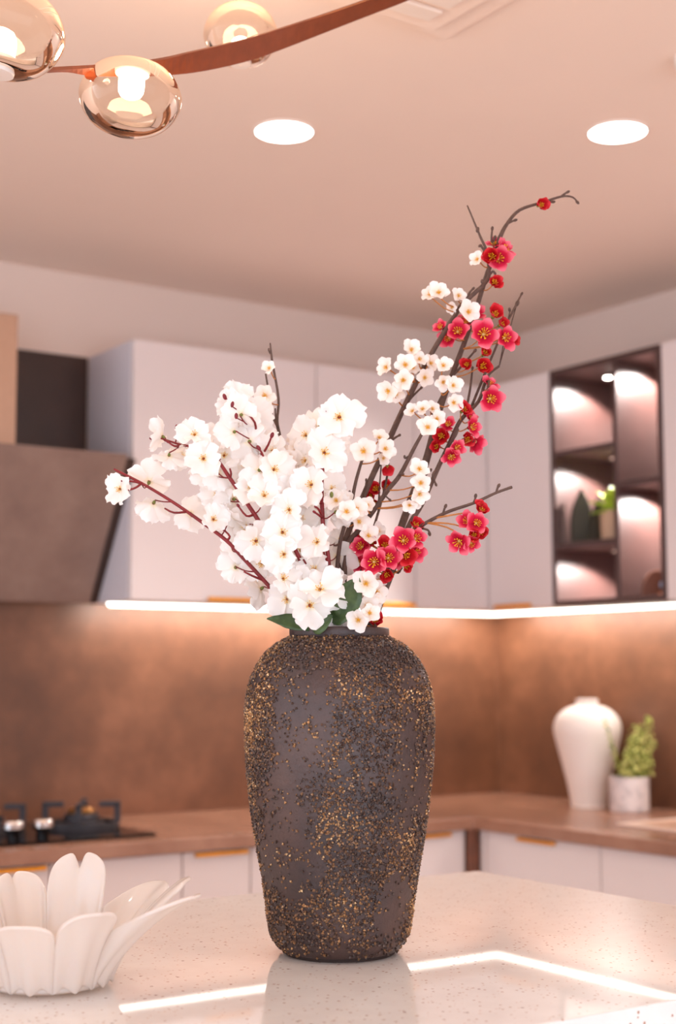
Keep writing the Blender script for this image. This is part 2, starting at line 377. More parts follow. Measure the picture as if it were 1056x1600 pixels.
# ------------------------------------------------------------------ gas hob
hb = thing('gas_hob', 'black glass gas hob with cast iron pan supports and two silver knobs', 'hob', (-1.9, -.3, .9))
box('glass_plate', (-2.3, -1.556, -.53, -.09, .9, .907), M['blackglass'], hb, .002)
def burner(cx, cy):
    b = mk('burner', *lathe([(.062, 0), (.06, .012), (.046, .014), (.045, .03), (.04, .034)], (cx, cy, .907), 32), M['castiron'], hb, smooth=False)
    mk('burner_cap', *lathe([(.034, .034), (.036, .042), (.03, .048), (.004, .05)], (cx, cy, .907), 32), M['brass'], b)
    ring = mk('support_ring', *lathe([(.086, 0), (.098, 0), (.098, .014), (.086, .014), (.086, 0)], (cx, cy, .907), 40, (False, False)), M['castiron'], hb)
    for q in range(4):
        a = q*PI/2+PI/4+.28; u = Vector((math.cos(a), math.sin(a), 0)); v = Vector((-u.y, u.x, 0)); c0 = Vector((cx, cy, .907))
        def arm(r0, r1, z0, z1, wd=.008):
            P = [c0+u*rr+v*s*wd+UZ*z for z in (z0, z1) for rr, s in ((r0, -1), (r1, -1), (r1, 1), (r0, 1))]
            return P, list(BF)
        mk('pan_support', *join(arm(.084, .1, .012, .062), arm(.045, .1, .05, .064)), M['castiron'], hb, bevel=.002)
burner(-1.645, -.28); burner(-1.875, -.21)
for kx in (-1.893, -1.818):
    s = mk('knob', *lathe([(.014, 0), (.013, .016), (.0225, .018), (.026, .024), (.026, .036), (.0235, .042), (.004, .043)], (kx, -.44, .907), 28), M['chrome'], hb, smooth=False)
    mk('knob_stem', *lathe([(.0155, 0), (.015, .0165)], (kx, -.44, .907), 20), M['blackglass'], s)

# ------------------------------------------------------------------ island
it = thing('island_worktop', 'glossy pale speckled quartz island worktop carrying the brown vase', 'worktop', (-2.4, -2.2, ZI-.04))
box('slab', (-4.4, -1.512, -2.655, -1.718, ZI-.04, ZI), M['quartz'], it, .003)
box('apron', (-4.39, -1.516, -2.651, -2.62, ZI-.12, ZI-.0405), M['quartz'], it, .002)
ib = thing('island_cabinet', 'pale island base cabinet under the quartz worktop', 'cabinet', (-2.4, -2.2, 0))
box('body', (-4.35, -1.55, -2.6, -1.75, .1, ZI-.0405), M['door'], ib); box('plinth', (-4.3, -1.6, -2.55, -1.8, 0, .1), M['espresso'], ib)

# ------------------------------------------------------------------ big vase
VX = Vector((-2.152, -2.216, ZI))
PV = [(.0, .005), (.076, .005), (.0800, .010), (.0850, .016), (.0895, .026), (.0920, .038), (.0961, .067), (.1004, .0955), (.1056, .125), (.111, .1545), (.1152, .183), (.1186, .213),
      (.1214, .242), (.1230, .272), (.1237, .302), (.1228, .321), (.1200, .339), (.1150, .355), (.1070, .372), (.0965, .386), (.083, .397), (.0705, .4035), (.0655, .4065)]
vt = thing('textured_vase', 'tall dark brown clay vase crusted with gilded grains on the island', 'vase', VX)
def prof_interp(P, n):
    P = [Vector((a, b, 0)) for a, b in P]; q, _ = smoothpath(P, [0]*len(P), n); return [(max(p.x, 1e-4), p.y) for p in q]
outer = prof_interp(PV[1:], 3)
inner = [(.0585, .404), (.075, .388), (.106, .35), (.113, .30), (.105, .2), (.085, .06), (.06, .02), (.001, .018)]
mk('body', *lathe([(.001, .005), (.06, .005)]+outer, VX, 96, (False, False)), M['clay'], vt, smooth=True)
mk('foot', *lathe([(.001, 0), (.071, 0), (.0725, .006)], VX, 64, (False, False)), M['dark'], vt)
mk('rim', *lathe([(.0645, .404), (.0655, .4075), (.0662, .410), (.0662, .4165), (.0650, .4185), (.061, .4185), (.0588, .4160)]+inner, VX, 96, (False, False)), M['clay'], vt, smooth=True)
def grains(n):
    prof = np.array(outer); seg = np.hypot(np.diff(prof[:, 0]), np.diff(prof[:, 1])); cum = np.r_[0, np.cumsum(seg)]
    V, F, T = [], [], []; made = 0; tries = 0
    oct_ = np.array([(1, 0, 0), (-1, 0, 0), (0, 1, 0), (0, -1, 0), (0, 0, 1), (0, 0, -1)], float)
    of = [(0, 2, 4), (2, 1, 4), (1, 3, 4), (3, 0, 4), (2, 0, 5), (1, 2, 5), (3, 1, 5), (0, 3, 5)]
    while made < n and tries < n*8:
        tries += 1
        s = random.random()*cum[-1]; r = np.interp(s, cum, prof[:, 0]); z = np.interp(s, cum, prof[:, 1])
        if random.random() > r/.1237: continue
        a = random.random()*2*PI; x, y = r*math.cos(a), r*math.sin(a)
        f = noise.fractal(Vector((x*15, y*15, z*9+7)), 1, 2, 4)+.35*noise.noise(Vector((x*60, y*60, z*50)))
        p = min(1, max(.06, (f+.46)*1.35))
        if z < .02: p *= .35
        if z > .365: p = max(p, .75)
        if random.random() > p: continue
        j = min(max(int(np.searchsorted(cum, s))-1, 0), len(prof)-2); dr, dz = prof[j+1]-prof[j]; nn = np.array((dz*math.cos(a), dz*math.sin(a), -dr)); nn /= np.linalg.norm(nn)
        sz = random.uniform(.0012, .0025); ax = rng.normal(size=3); ax /= np.linalg.norm(ax); an = random.random()*3
        K = np.array([[0, -ax[2], ax[1]], [ax[2], 0, -ax[0]], [-ax[1], ax[0], 0]]); R = np.eye(3)+math.sin(an)*K+(1-math.cos(an))*K@K
        q = (oct_*sz*rng.uniform(.75, 1.2, (6, 1)))@R.T+np.array((VX.x+x, VX.y+y, VX.z+z))+nn*sz*.35
        b = len(V); V += [tuple(v) for v in q]; F += [(i+b, j2+b, k2+b) for i, j2, k2 in of]
        g = .5+.9*noise.noise(Vector((x*22+5, y*22, z*20))); T += [min(1, max(0, random.random()**1.25*.75+.55*(g-.4)))]*6; made += 1
    return V, F, T
gv, gf, gt = grains(25000)
o = mk('grain_crust', gv, gf, M['grain'], vt, attr=('tone', gt)); o['kind'] = 'stuff'; o['label'] = 'crust of gilded grains'

# ------------------------------------------------------------------ blossom sprays
def P(x, y, d=0.):
    """point of the bouquet: sketch position x, y (picture units at the vase) and distance d behind the vase axis"""
    ray = fw+RT*((x-528)/FPX)-UP*((y-800)/FPX)
    t = ((Vector((VX.x, VX.y, 0))-Vector((CAM.x, CAM.y, 0))).dot(NY)+d)/ray.dot(NY)
    return CAM+ray*t
PX = .000834
def petal_mesh(name, L, W, cup, wav, notch, mat, n=5, seed=0, ruffle=0):
    rd = random.Random(seed); V, F, A = [], [], []
    ph = rd.random()*6; ph2 = rd.random()*6
    for i in range(n+1):
        v = i/n
        for j in range(n+1):
            u = j/n*2-1
            wd = W*.5*(math.sin(PI*min(1, (v**1.25*.76+.03)))**.75)
            x = u*wd
            y = L*v*(1-.20*u*u*v)-notch*L*max(0, v-.7)/.3*math.exp(-(u/.25)**2)
            if i == n: y += ruffle*L*math.sin(u*9+ph2)
            z = cup*L*(v**1.6)*.8+cup*W*.5*u*u*(1-.3*v)+wav*L*math.sin(u*4+ph)*v*v-wav*.8*L*v**4*math.cos(ph)
            V.append((x, y+.04*L, z)); A.append(v)
    for i in range(n):
        for j in range(n):
            a = i*(n+1)+j; F.append((a, a+1, a+n+2, a+n+1))
    me = bpy.data.meshes.new(name); me.from_pydata(V, [], F); me.update()
    at = me.attributes.new('along', 'FLOAT', 'POINT'); at.data.foreach_set('value', np.array(A, dtype=np.float32))
    me.polygons.foreach_set('use_smooth', [True]*len(me.polygons)); me.materials.append(mat); return me
def raw(name, parts):   # parts: [((V,F),mat)...] -> one mesh
    V, F, MI, mats = [], [], [], []
    for (v, f), m in parts:
        if m not in mats: mats.append(m)
        n = len(V); V += [tuple(q) for q in v]; F += [tuple(i+n for i in q) for q in f]; MI += [mats.index(m)]*len(f)
    me = bpy.data.meshes.new(name); me.from_pydata(V, [], F); me.update()
    for m in mats: me.materials.append(m)
    me.polygons.foreach_set('material_index', MI); me.polygons.foreach_set('use_smooth', [True]*len(F)); return me
def stamen_mesh(name, n, L, spread, fil, tip, core, seed):
    rd = random.Random(seed); parts = [(ball((0, 0, .06*L), .28*L, .7, seg=8, rings=4), core)]
    for i in range(n):
        a = 2*PI*i/n+rd.uniform(-.3, .3); s = spread*rd.uniform(.5, 1); e = Vector((math.cos(a)*s, math.sin(a)*s, 1)).normalized()*L*rd.uniform(.75, 1.1)
        parts.append((tube([(0, 0, 0), tuple(e)], [.045*L, .03*L], 3), fil)); parts.append((ball(tuple(e), .085*L, 1, seg=5, rings=3), tip))
    return raw(name, parts)
UNIT = 1.0
KIND = {
 'white': dict(pet=[petal_mesh('petal', 1, 1.08, .16, .13, .12, M['petal_white'], 7, s, .05) for s in range(5)], st=stamen_mesh('stamens', 9, .30, .9, M['yellow'], M['yellow'], M['maroon'], 1),
               cal=raw('blossom', [(lathe([(.02, -.2), (.07, -.12), (.09, -.02), (.05, .03), (.001, .04)], (0, 0, 0), 8, (True, False)), M['calyx'])]), open=.18, stalk=M['crimson']),
 'cream': dict(pet=[petal_mesh('petal', 1, .92, .26, .07, .04, M['petal_cream'], 4, s+20) for s in range(4)], st=stamen_mesh('stamens', 12, .36, .8, M['yellow'], M['yellow'], M['yellow'], 2),
               cal=raw('blossom', [(lathe([(.03, -.42), (.16, -.26), (.2, -.08), (.1, .03), (.001, .04)], (0, 0, 0), 8, (True, False)), M['maroon'])]), open=.28, stalk=M['ochre']),
 'pink': dict(pet=[petal_mesh('petal', 1, .86, .24, .08, .0, M['petal_pink'], 4, s+40) for s in range(4)], st=stamen_mesh('stamens', 14, .52, .9, M['yellow'], M['yellow'], M['petal_cream'], 3),
              cal=raw('blossom', [(lathe([(.03, -.42), (.15, -.28), (.18, -.1), (.1, .03), (.001, .04)], (0, 0, 0), 8, (True, False)), M['maroon'])]), open=.26, stalk=M['ochre']),
 'red': dict(pet=[petal_mesh('petal', 1, 1.0, .4, .05, .0, M['petal_red'], 4, s+60) for s in range(4)], st=stamen_mesh('stamens', 14, .55, .7, M['yellow'], M['yellow'], M['yellow'], 4),
             cal=raw('blossom', [(lathe([(.03, -.42), (.15, -.28), (.18, -.1), (.1, .03), (.001, .04)], (0, 0, 0), 8, (True, False)), M['calyx'])]), open=.55, stalk=M['ochre']),
}
def link(name, me, parent, mw):
    o = bpy.data.objects.new(name, me); col.objects.link(o); o.parent = parent; o.matrix_local = mw; return o
class Spray:
    def __init__(s, name, label, path, rads, mat, group):
        """path: (x, y, d) from the tip down to the neck"""
        s.mat = mat; pts = [P(*q) for q in path]
        neck = pts[-1]; ax = Vector((VX.x, VX.y, 0)); e = Vector((neck.x, neck.y, 0))-ax
        pts += [ax+e*.55+UZ*1.29, ax-e*.1+UZ*1.15]; rads = list(rads)+[rads[-1], rads[-1]]
        s.root = thing(name, label, 'flower spray', tuple(neck), group)
        s.pts, s.r = smoothpath(pts, [q*PX for q in rads], 4)
        mk('stem', *tube(s.pts, s.r, 7), mat, s.root, smooth=True)
    def near(s, p):
        best = None
        for i, q in enumerate(s.pts[:-8]):
            dd = (q-p).length+max(0, q.z-p.z+.004)*1.5
            if best is None or dd < best[0]: best = (dd, q)
        return best[1]
    def twig(s, path, r=(2.2, 1.4), mat=None, bud=None, name='twig'):
        pts = [P(*q) for q in path]; n = len(pts)
        pts[0] = min(s.pts, key=lambda q: (q-pts[0]).length) if (min((q-pts[0]).length for q in s.pts) < .02) else pts[0]
        rr = [(r[0]+(r[1]-r[0])*i/(n-1))*PX for i in range(n)]; q, rr = smoothpath(pts, rr, 3)
        o = mk(name, *tube(q, rr, 5), mat or s.mat, s.root, smooth=True)
        if bud: mk('bud', *ball(tuple(q[-1]), bud*PX, 1.6, tuple((q[-1]-q[-3]).normalized())), bud_mat(mat or s.mat), o, smooth=True)
        return o
    def bud(s, x, y, d, r, dirx=0, diry=1, mat=None):
        c = P(x, y, d); ax = (RX*dirx+UZ*diry).normalized()
        mk('bud', *ball(tuple(c), r*PX, 1.7, tuple(ax)), mat or s.mat, s.root, smooth=True)
        q = s.near(c)
        if (q-c).length > .006: mk('bud_stalk', *tube([q, c-ax*r*PX], [1.1*PX, .9*PX], 4), s.mat, s.root, smooth=True)
    def bloom(s, kind, x, y, r, fx=0, fy=0, d=0., back=False, stalk=True, np_=5, miss=(), jit=.4):
        if kind == 'white': fx = max(-.85, min(.85, fx+random.uniform(-jit, jit))); fy = max(-.85, min(.85, fy+random.uniform(-jit, jit)))
        K = KIND[kind]; c = P(x, y, d); L = r*PX*(1.16 if kind == 'white' else 1.2)
        fz = math.sqrt(max(.06, 1-fx*fx-fy*fy))*(-1 if back else 1)
        ax = (RX*fx+UZ*fy-NY*fz).normalized()
        q = Vector((0, 0, 1)).rotation_difference(ax); sp = random.random()*2*PI
        lm = Matrix.Translation(c-ORG[s.root.name]) @ (q @ Matrix.Rotation(sp, 3, 'Z').to_quaternion()).to_matrix().to_4x4() @ Matrix.Diagonal((L, L, L, 1))
        b = link('blossom', K['cal'], s.root, lm)
        for i in range(np_):
            if i in miss: continue
            a = 2*PI*i/np_+random.uniform(-.12, .12); op = K['open']+(random.uniform(-.35, .55) if kind == 'white' else random.uniform(-.16, .26)); sc = random.uniform(.8, 1.2) if kind == 'white' else random.uniform(.88, 1.12)
            pm = Matrix.Rotation(a, 4, 'Z') @ Matrix.Translation((0, .04, .02*(i % 2))) @ Matrix.Rotation(op, 4, 'X') @ Matrix.Rotation(random.uniform(-.12, .12), 4, 'Y') @ Matrix.Scale(sc, 4)
            link('petal', random.choice(K['pet']), b, pm)
        link('stamens', K['st'], b, Matrix.Identity(4))
        if stalk:
            p0 = s.near(c); e = c-ax*L*(.2 if kind == 'white' else .4)
            mid = (p0+e)*.5-UZ*.003-ax*L*.1
            if (p0-e).length < .085:
                pp, rr = smoothpath([p0, mid, e], [1.3*PX, 1.0*PX, 1.1*PX], 3)
                mk('flower_stalk', *tube(pp, rr, 4), K['stalk'], s.root, smooth=True)
def bud_mat(m): return M['maroon'] if m == M['crimson'] else m

GW, GB = 'white cherry sprays on crimson stems', 'plum sprays on brown branches'
CR, BK = M['crimson'], M['bark']
# --- white cherry sprays
W1 = Spray('cherry_blossom_spray', 'white cherry spray on crimson stem reaching furthest left out of vase', [(178, 733, -.03), (221, 755, -.03), (269, 784, -.03), (314, 815, -.03), (354, 845, -.035), (378, 870, -.035), (424, 920, -.03), (471, 972, -.02)], [1.8, 2.4, 2.6, 2.9, 3.1, 3.2, 3.4, 3.6], CR, GW)
W1.twig([(222, 756, -.03), (206, 752, -.035), (192, 751, -.04)], bud=2.6); W1.twig([(226, 757, -.03), (212, 762, -.04), (200, 766, -.045)])
W1.twig([(290, 800, -.03), (272, 801, -.04), (257, 794, -.045)]); W1.twig([(356, 847, -.035), (359, 838, -.04), (350, 828, -.045)], bud=2.4); W1.twig([(410, 904, -.03), (395, 900, -.04), (381, 893, -.045)])
W1.bloom('white', 188, 764, 26, -.45, -.1, -.035, jit=0)
for a in [(233, 753, 29, .2, .6, -.01, True), (240, 786, 28, -.1, -.6, -.015, True), (297, 802, 26, -.2, .3, 0, True), (333, 812, 26, .2, .1, -.05), (362, 810, 24, .4, .3, -.03), (365, 856, 29, .1, .3, -.02, True), (368, 887, 27, -.2, -.5, -.02, True), (408, 920, 28, -.4, -.4, -.005, True)]:
    W1.bloom('white', *a)
W2 = Spray('cherry_blossom_spray', 'white cherry spray with open yellow-centred blossom, second from left', [(249, 684, -.04), (283, 695, -.04), (312, 700, -.04), (337, 716, -.045), (359, 747, -.045), (409, 822, -.045), (437, 878, -.04), (472, 925, -.03), (484, 974, -.018)], [1.5, 1.9, 2.2, 2.6, 3.2, 3.6, 3.6, 3.4, 3.6], CR, GW)
W2.twig([(283, 695, -.04), (273, 697, -.045), (262, 690, -.045)], bud=2.2); W2.bud(238, 685, -.04, 3, -1, .1, M['maroon']); W2.bud(277, 669, -.05, 3.6, -.3, 1, M['maroon'])
W2.twig([(398, 808, -.045), (385, 806, -.055), (372, 790, -.06)], bud=2.4); W2.twig([(437, 878, -.04), (428, 872, -.05), (424, 880, -.055)]); W2.twig([(360, 748, -.045), (361, 740, -.05), (359, 732, -.05)])
W2.twig([(470, 922, -.03), (460, 922, -.045), (452, 915, -.05)])
for a in [(254, 682, 24, -.7, .2, -.04, True), (264, 712, 24, -.4, -.6, -.04, True), (304, 680, 26, 0, .15, -.06), (283, 708, 24, .2, -.6, -.02), (318, 717, 28, -.2, -.1, -.07), (340, 740, 27, .1, -.2, -.035, True), (322, 742, 22, -.3, -.6, -.03), (350, 712, 24, .4, .4, -.02),
          (365, 780, 28, -.2, .1, -.02, True), (392, 765, 27, .3, .1, -.055), (340, 775, 24, -.5, .1, -.01), (382, 825, 28, -.1, -.2, -.02), (413, 775, 27, .2, .2, -.07), (362, 812, 22, -.3, -.2, .0), (400, 845, 30, 0, .1, -.06), (441, 832, 28, .15, .0, -.075), (444, 866, 27, 0, -.1, -.08), (410, 880, 28, -.3, -.2, -.02), (385, 848, 26, -.4, 0, -.01), (442, 905, 27, .2, .1, -.075), (449, 936, 26, -.2, -.4, -.05), (430, 850, 27, 0, 0, -.03)]:
    W2.bloom('white', *a)
W3 = Spray('cherry_blossom_spray', 'tall white cherry spray rising in front of the thin brown twig', [(368, 622, -.02), (384, 643, -.025), (404, 690, -.03), (415, 733, -.035), (430, 794, -.04), (445, 825, -.04), (457, 850, -.045), (478, 900, -.035), (493, 976, -.02)], [1.6, 2.0, 2.8, 3.2, 3.4, 3.4, 3.4, 3.4, 3.6], CR, GW)
W3.twig([(414, 712, -.035), (419, 695, -.045), (425, 680, -.05)], bud=3.2); W3.twig([(414, 728, -.035), (411, 712, -.05), (404, 700, -.055)], bud=3.2); W3.twig([(413, 678, -.03), (398, 660, -.05), (383, 642, -.055)], (2, 1.6))
W3.twig([(478, 898, -.035), (466, 892, -.05), (455, 880, -.055)], bud=2.2); W3.twig([(474, 890, -.035), (478, 882, -.05), (474, 874, -.055)]); W3.bud(351, 620, -.05, 3.2, -.4, 1, M['maroon']); W3.bud(363, 632, -.065, 3, .2, 1, M['maroon']); W3.bud(369, 650, -.065, 3, 0, 1, M['maroon'])
for a in [(372, 624, 25, .1, .6, -.02), (360, 638, 26, -.5, .1, -.035), (377, 648, 27, -.1, .1, -.055, True), (396, 652, 26, .5, .3, -.01), (347, 680, 24, -.6, -.2, -.02), (366, 675, 26, -.1, -.3, -.05, True), (390, 690, 30, .1, 0, -.045, True), (415, 690, 26, .4, .2, -.015), (384, 725, 28, -.3, .0, -.02), (427, 734, 28, .15, .1, -.065), (405, 735, 27, -.2, -.1, -.06, True), (425, 705, 24, .4, .2, -.03), (448, 745, 24, .5, .2, 0),
          (452, 796, 27, .1, -.1, -.08), (432, 770, 26, 0, 0, -.03), (470, 810, 24, .4, .2, -.02), (465, 835, 27, .2, .2, .0), (475, 775, 25, .4, .2, -.02), (470, 860, 26, .2, .0, -.02), (425, 810, 26, -.1, 0, -.03), (452, 770, 27, .2, .1, -.045), (480, 830, 24, .3, .1, -.01), (455, 880, 26, -.1, -.1, -.02)]:
    W3.bloom('white', *a)
W4 = Spray('cherry_blossom_spray', 'upright white cherry spray on straight crimson stem at centre of vase', [(531, 650, -.03), (513, 690, -.035), (503, 743, -.04), (505, 828, -.04), (512, 865, -.04), (514, 900, -.035), (512, 976, -.02)], [1.8, 2.4, 3.2, 3.6, 3.4, 3.4, 3.6], CR, GW)
W4.twig([(504, 790, -.04), (496, 784, -.05), (494, 772, -.055)], bud=1.8); W4.twig([(504, 806, -.04), (497, 804, -.055), (491, 800, -.06)], bud=2.2); W4.twig([(504, 800, -.04), (498, 796, -.055), (493, 792, -.06)], bud=2); W4.twig([(513, 880, -.035), (507, 868, -.045), (506, 858, -.05)])
W4.bud(509, 640, -.06, 3.4, -.2, 1, M['maroon']); W4.bud(498, 687, -.06, 2.6, -.5, 1, M['maroon'])
for a in [(530, 652, 33, .12, .1, -.06), (500, 665, 28, -.3, .3, -.02, True), (478, 680, 26, -.5, .2, -.015), (506, 708, 33, .05, -.1, -.07), (520, 690, 25, .2, .2, -.01), (487, 758, 31, -.1, 0, -.06), (478, 720, 25, -.4, .1, -.01), (518, 765, 24, .5, .1, -.02), (525, 800, 29, .4, .1, -.045, True), (496, 848, 27, -.05, .1, -.075), (492, 815, 24, -.3, .2, -.02), (527, 870, 27, .4, .2, -.01, True), (530, 845, 22, .5, .3, .01), (500, 922, 33, .15, .3, -.09), (484, 946, 30, -.1, -.35, -.085), (522, 920, 28, .5, .1, -.06), (524, 958, 24, .35, -.2, -.05, True), (478, 925, 24, -.3, .2, -.05), (492, 890, 26, 0, .2, -.05), (465, 905, 25, -.2, 0, -.06)]:
    W4.bloom('white', *a)
# leaves at the neck
def leaf_part(s, x, y, d, tx, ty, td, wd, curl=.15):
    a, b = P(x, y, d), P(tx, ty, td); L = (b-a).length; ydir = (b-a).normalized(); face = (-NY+UZ*.3); xdir = ydir.cross(face).normalized(); zdir = xdir.cross(ydir)
    V, F = [], []; n = 8
    for i in range(n+1):
        v = i/n; w_ = wd*PX*.5*math.sin(PI*v**.8)**.8*(1+.06*(i % 2))+.0004
        for j in range(5):
            u = j/2-1; V.append(a+ydir*L*v+xdir*u*w_+zdir*(abs(u)*w_*.35-curl*L*v*v+.02*L*math.sin(v*9+j)))
    for i in range(n):
        for j in range(4): k_ = i*5+j; F.append((k_, k_+1, k_+6, k_+5))
    o = mk('leaf', V, F, M['leaf'], s.root, smooth=True); o['label'] = 'dark green leaf'
    so = o.modifiers.new('thick', 'SOLIDIFY'); so.thickness = .0006
leaf_part(W1, 490, 978, -.045, 418, 966, -.075, 24, .02); leaf_part(W2, 490, 985, -.05, 462, 950, -.055, 26); leaf_part(W3, 486, 982, -.055, 518, 962, -.075, 34, .05)
leaf_part(W4, 528, 966, -.055, 560, 903, -.075, 46, .05); leaf_part(W4, 515, 968, -.05, 555, 948, -.07, 34, .1); leaf_part(W2, 478, 975, -.045, 470, 940, -.05, 22)

# --- brown branches with small cream, pink and red blossoms
B1 = Spray('plum_blossom_branch', 'long brown branch with cream blossom clusters leaning right', [(730, 321, .03), (750, 369, .03), (760, 392, .03), (764, 425, .03), (758, 442, .03), (725, 473, .03), (713, 489, .03), (671, 558, .03), (631, 637, .025), (605, 694, .02), (564, 784, .01), (535, 864, .0), (527, 976, -.01)], [1.2, 2, 2.6, 3, 3.4, 4, 4, 4.4, 4.8, 5, 5, 5, 5], BK, GB)
for a in [((764, 428, .03), (770, 424, .03), (773, 427, .03)), ((758, 398, .03), (752, 385, .03), (750, 384, .03)), ((725, 473, .03), (733, 458, .03), (739, 451, .03)), ((631, 637, .025), (642, 622, .03), (658, 606, .04)), ((605, 694, .02), (617, 684, .01), (624, 680, .0)), ((608, 690, .02), (617, 660, .01), (640, 620, .02))]: B1.twig(a, (2.4, 1.6), bud=2.4)
B1.bud(746, 359, .03, 3, .2, 1); B1.bud(753, 440, .02, 2.4)
for a in [(746, 406, 13, -.5, .2, .02), (672, 461, 14, -.4, .5, .02), (685, 458, 16, .1, .3, .01), (716, 463, 13, .3, .3, .03), (731, 488, 18, .3, .0, .01), (706, 480, 10, -.3, -.3, .03), (604, 575, 15, -.6, .2, .0), (642, 548, 15, .1, .4, .0), (633, 571, 17, 0, .2, -.02), (630, 594, 17, -.1, -.2, -.03), (607, 611, 17, -.5, -.2, -.03), (618, 615, 13, .3, -.6, -.01), (655, 562, 13, .2, .3, .0), (672, 568, 13, .4, .1, .02), (663, 590, 14, .1, -.2, .01), (645, 575, 11, .2, -.1, .02)]:
    B1.bloom('cream', *a)
B2 = Spray('plum_blossom_branch', 'brown branch with cream blossoms crossing in front, ending mid height', [(690, 618, .0), (674, 650, -.01), (659, 678, -.02), (646, 702, -.02), (625, 742, -.02), (606, 766, -.02), (580, 803, -.015), (562, 827, -.01), (541, 862, -.01), (536, 976, -.015)], [1.4, 2, 2.6, 3.2, 3.6, 3.8, 4, 4.2, 4.4, 4.6], BK, GB)
for a in [((640, 715, -.02), (633, 716, -.02), (632, 714, -.02)), ((625, 742, -.02), (624, 741, -.03), (629, 741, -.03)), ((606, 766, -.02), (600, 772, -.03), (609, 781, -.03)), ((581, 801, -.015), (570, 785, .0), (572, 750, .01))]: B2.twig(a, (2, 1.2), bud=2)
for a in [(692, 572, 14, .2, .3, -.01), (692, 597, 13, .1, -.3, -.01), (707, 603, 14, .4, .1, -.01), (668, 668, 16, .0, .1, -.04), (682, 655, 14, .3, .1, -.02), (660, 640, 12, -.1, .5, -.02), (645, 643, 12, -.5, .3, -.02), (675, 640, 12, .3, .4, -.01), (708, 630, 14, .3, .1, -.01), (655, 734, 15, .1, .4, -.05), (657, 755, 16, .1, .0, -.06), (655, 772, 14, .2, -.3, -.055), (640, 789, 12, -.2, -.4, -.05), (651, 782, 11, .3, -.2, -.05), (574, 790, 12, .1, .2, -.03), (575, 838, 15, .3, .3, -.03), (590, 830, 12, .4, .2, 0)]:
    B2.bloom('cream', *a)
B3 = Spray('plum_blossom_branch', 'short brown twig with cream blossoms beside the upright crimson stem', [(572, 708, -.01), (566, 718, -.01), (556, 752, -.01), (549, 785, -.015), (538, 822, -.02), (529, 864, -.02), (521, 977, -.02)], [1.6, 2.4, 2.8, 3, 3.2, 3.4, 3.6], BK, GB)
B3.twig([(549, 785, -.015), (545, 776, -.01), (546, 769, -.01)], bud=2); B3.twig([(533, 850, -.02), (526, 852, -.03), (521, 852, -.03)]); B3.bud(518, 773, -.05, 3, 0, 1, M['calyx']); B3.bud(522, 769, -.045, 3, 0, 1, M['calyx'])
for a in [(568, 706, 20, -.1, .2, -.03), (592, 685, 13, .2, .5, -.01), (601, 702, 15, .4, .1, -.02), (598, 716, 11, .5, -.2, -.01), (526, 783, 15, -.4, .3, -.05), (541, 800, 17, .1, .1, -.06), (556, 796, 15, .3, .2, -.05), (538, 783, 13, 0, .4, -.03), (527, 800, 13, -.3, 0, -.03), (560, 815, 15, .3, -.1, -.03)]:
    B3.bloom('cream', *a)
B4 = Spray('plum_blossom_branch', 'tallest brown branch with pink blossoms, arching to the upper right', [(903, 317, .06), (894, 308, .06), (877, 307, .06), (848, 316, .06), (812, 328, .06), (792, 350, .055), (781, 371, .05), (776, 388, .05), (762, 425, .05), (750, 463, .05), (737, 504, .05), (717, 558, .045), (705, 590, .04), (687, 640, .04), (664, 726, .03), (643, 779, .025), (618, 849, .01), (594, 918, .0), (575, 977, -.005)], [1.4, 1.6, 2, 2.4, 2.8, 3.2, 4, 4, 4, 4, 4.2, 4.4, 4.6, 5.6, 6.6, 6.6, 6, 5.4, 5], BK, GB)
for a in [((875, 308, .06), (882, 303, .06), (887, 300, .06)), ((850, 315, .06), (858, 316, .06), (864, 315.5, .06)), ((792, 349, .055), (800, 346, .055), (805, 344, .055)), ((776, 388, .05), (768, 378, .05), (769, 357, .05)), ((775, 390, .05), (771, 380, .05), (773, 371, .05)), ((735, 508, .05), (720, 520, .04), (706, 524, .02)), ((705, 590, .04), (730, 562, .03), (742, 548, .02)), ((640, 785, .025), (655, 755, .02), (672, 735, .01))]: B4.twig(a, (2.2, 1.6), bud=2.6)
B4.bud(902, 316, .06, 2.6, .7, -.7)
B4.bloom('red', 842, 321, 14, .45, -.1, .055, stalk=False)
for a in [('pink', 778, 404, 20, .1, -.2, .03), ('red', 769, 402, 18, -.2, -.1, .02), ('pink', 786, 392, 18, .6, .4, .05), ('pink', 772, 384, 13, -.2, .7, .05), ('red', 771, 443, 15, .1, .1, .03), ('pink', 715, 519, 19, -.1, .1, .02), ('pink', 690, 512, 13, -.6, .3, .04), ('pink', 755, 523, 24, 0, 0, .0), ('pink', 741, 492, 17, .1, .5, .05), ('red', 771, 494, 16, .3, .3, .02), ('pink', 787, 528, 19, .35, -.1, .01), ('red', 781, 508, 13, .5, .2, .03), ('red', 798, 530, 12, .7, -.1, .03), ('pink', 727, 506, 13, 0, .6, .05), ('pink', 702, 528, 15, -.5, -.3, .05), ('red', 755, 554, 14, .3, .2, .01), ('red', 752, 573, 17, .2, -.1, .01), ('red', 731, 571, 12, -.4, .1, .02)]:
    B4.bloom(*a)
B5 = Spray('plum_blossom_branch', 'brown branch carrying pink and red blossoms down the right side', [(780, 572, .03), (765, 584, .03), (757, 600, .025), (747, 628, .02), (720, 656, .02), (704, 689, .015), (683, 734, .01), (660, 786, .0), (638, 824, -.005), (614, 891, -.005), (596, 938, -.005), (585, 978, -.005)], [2, 2, 2.6, 3, 3.4, 3.6, 4, 4.2, 4.6, 4.8, 5, 5], BK, GB)
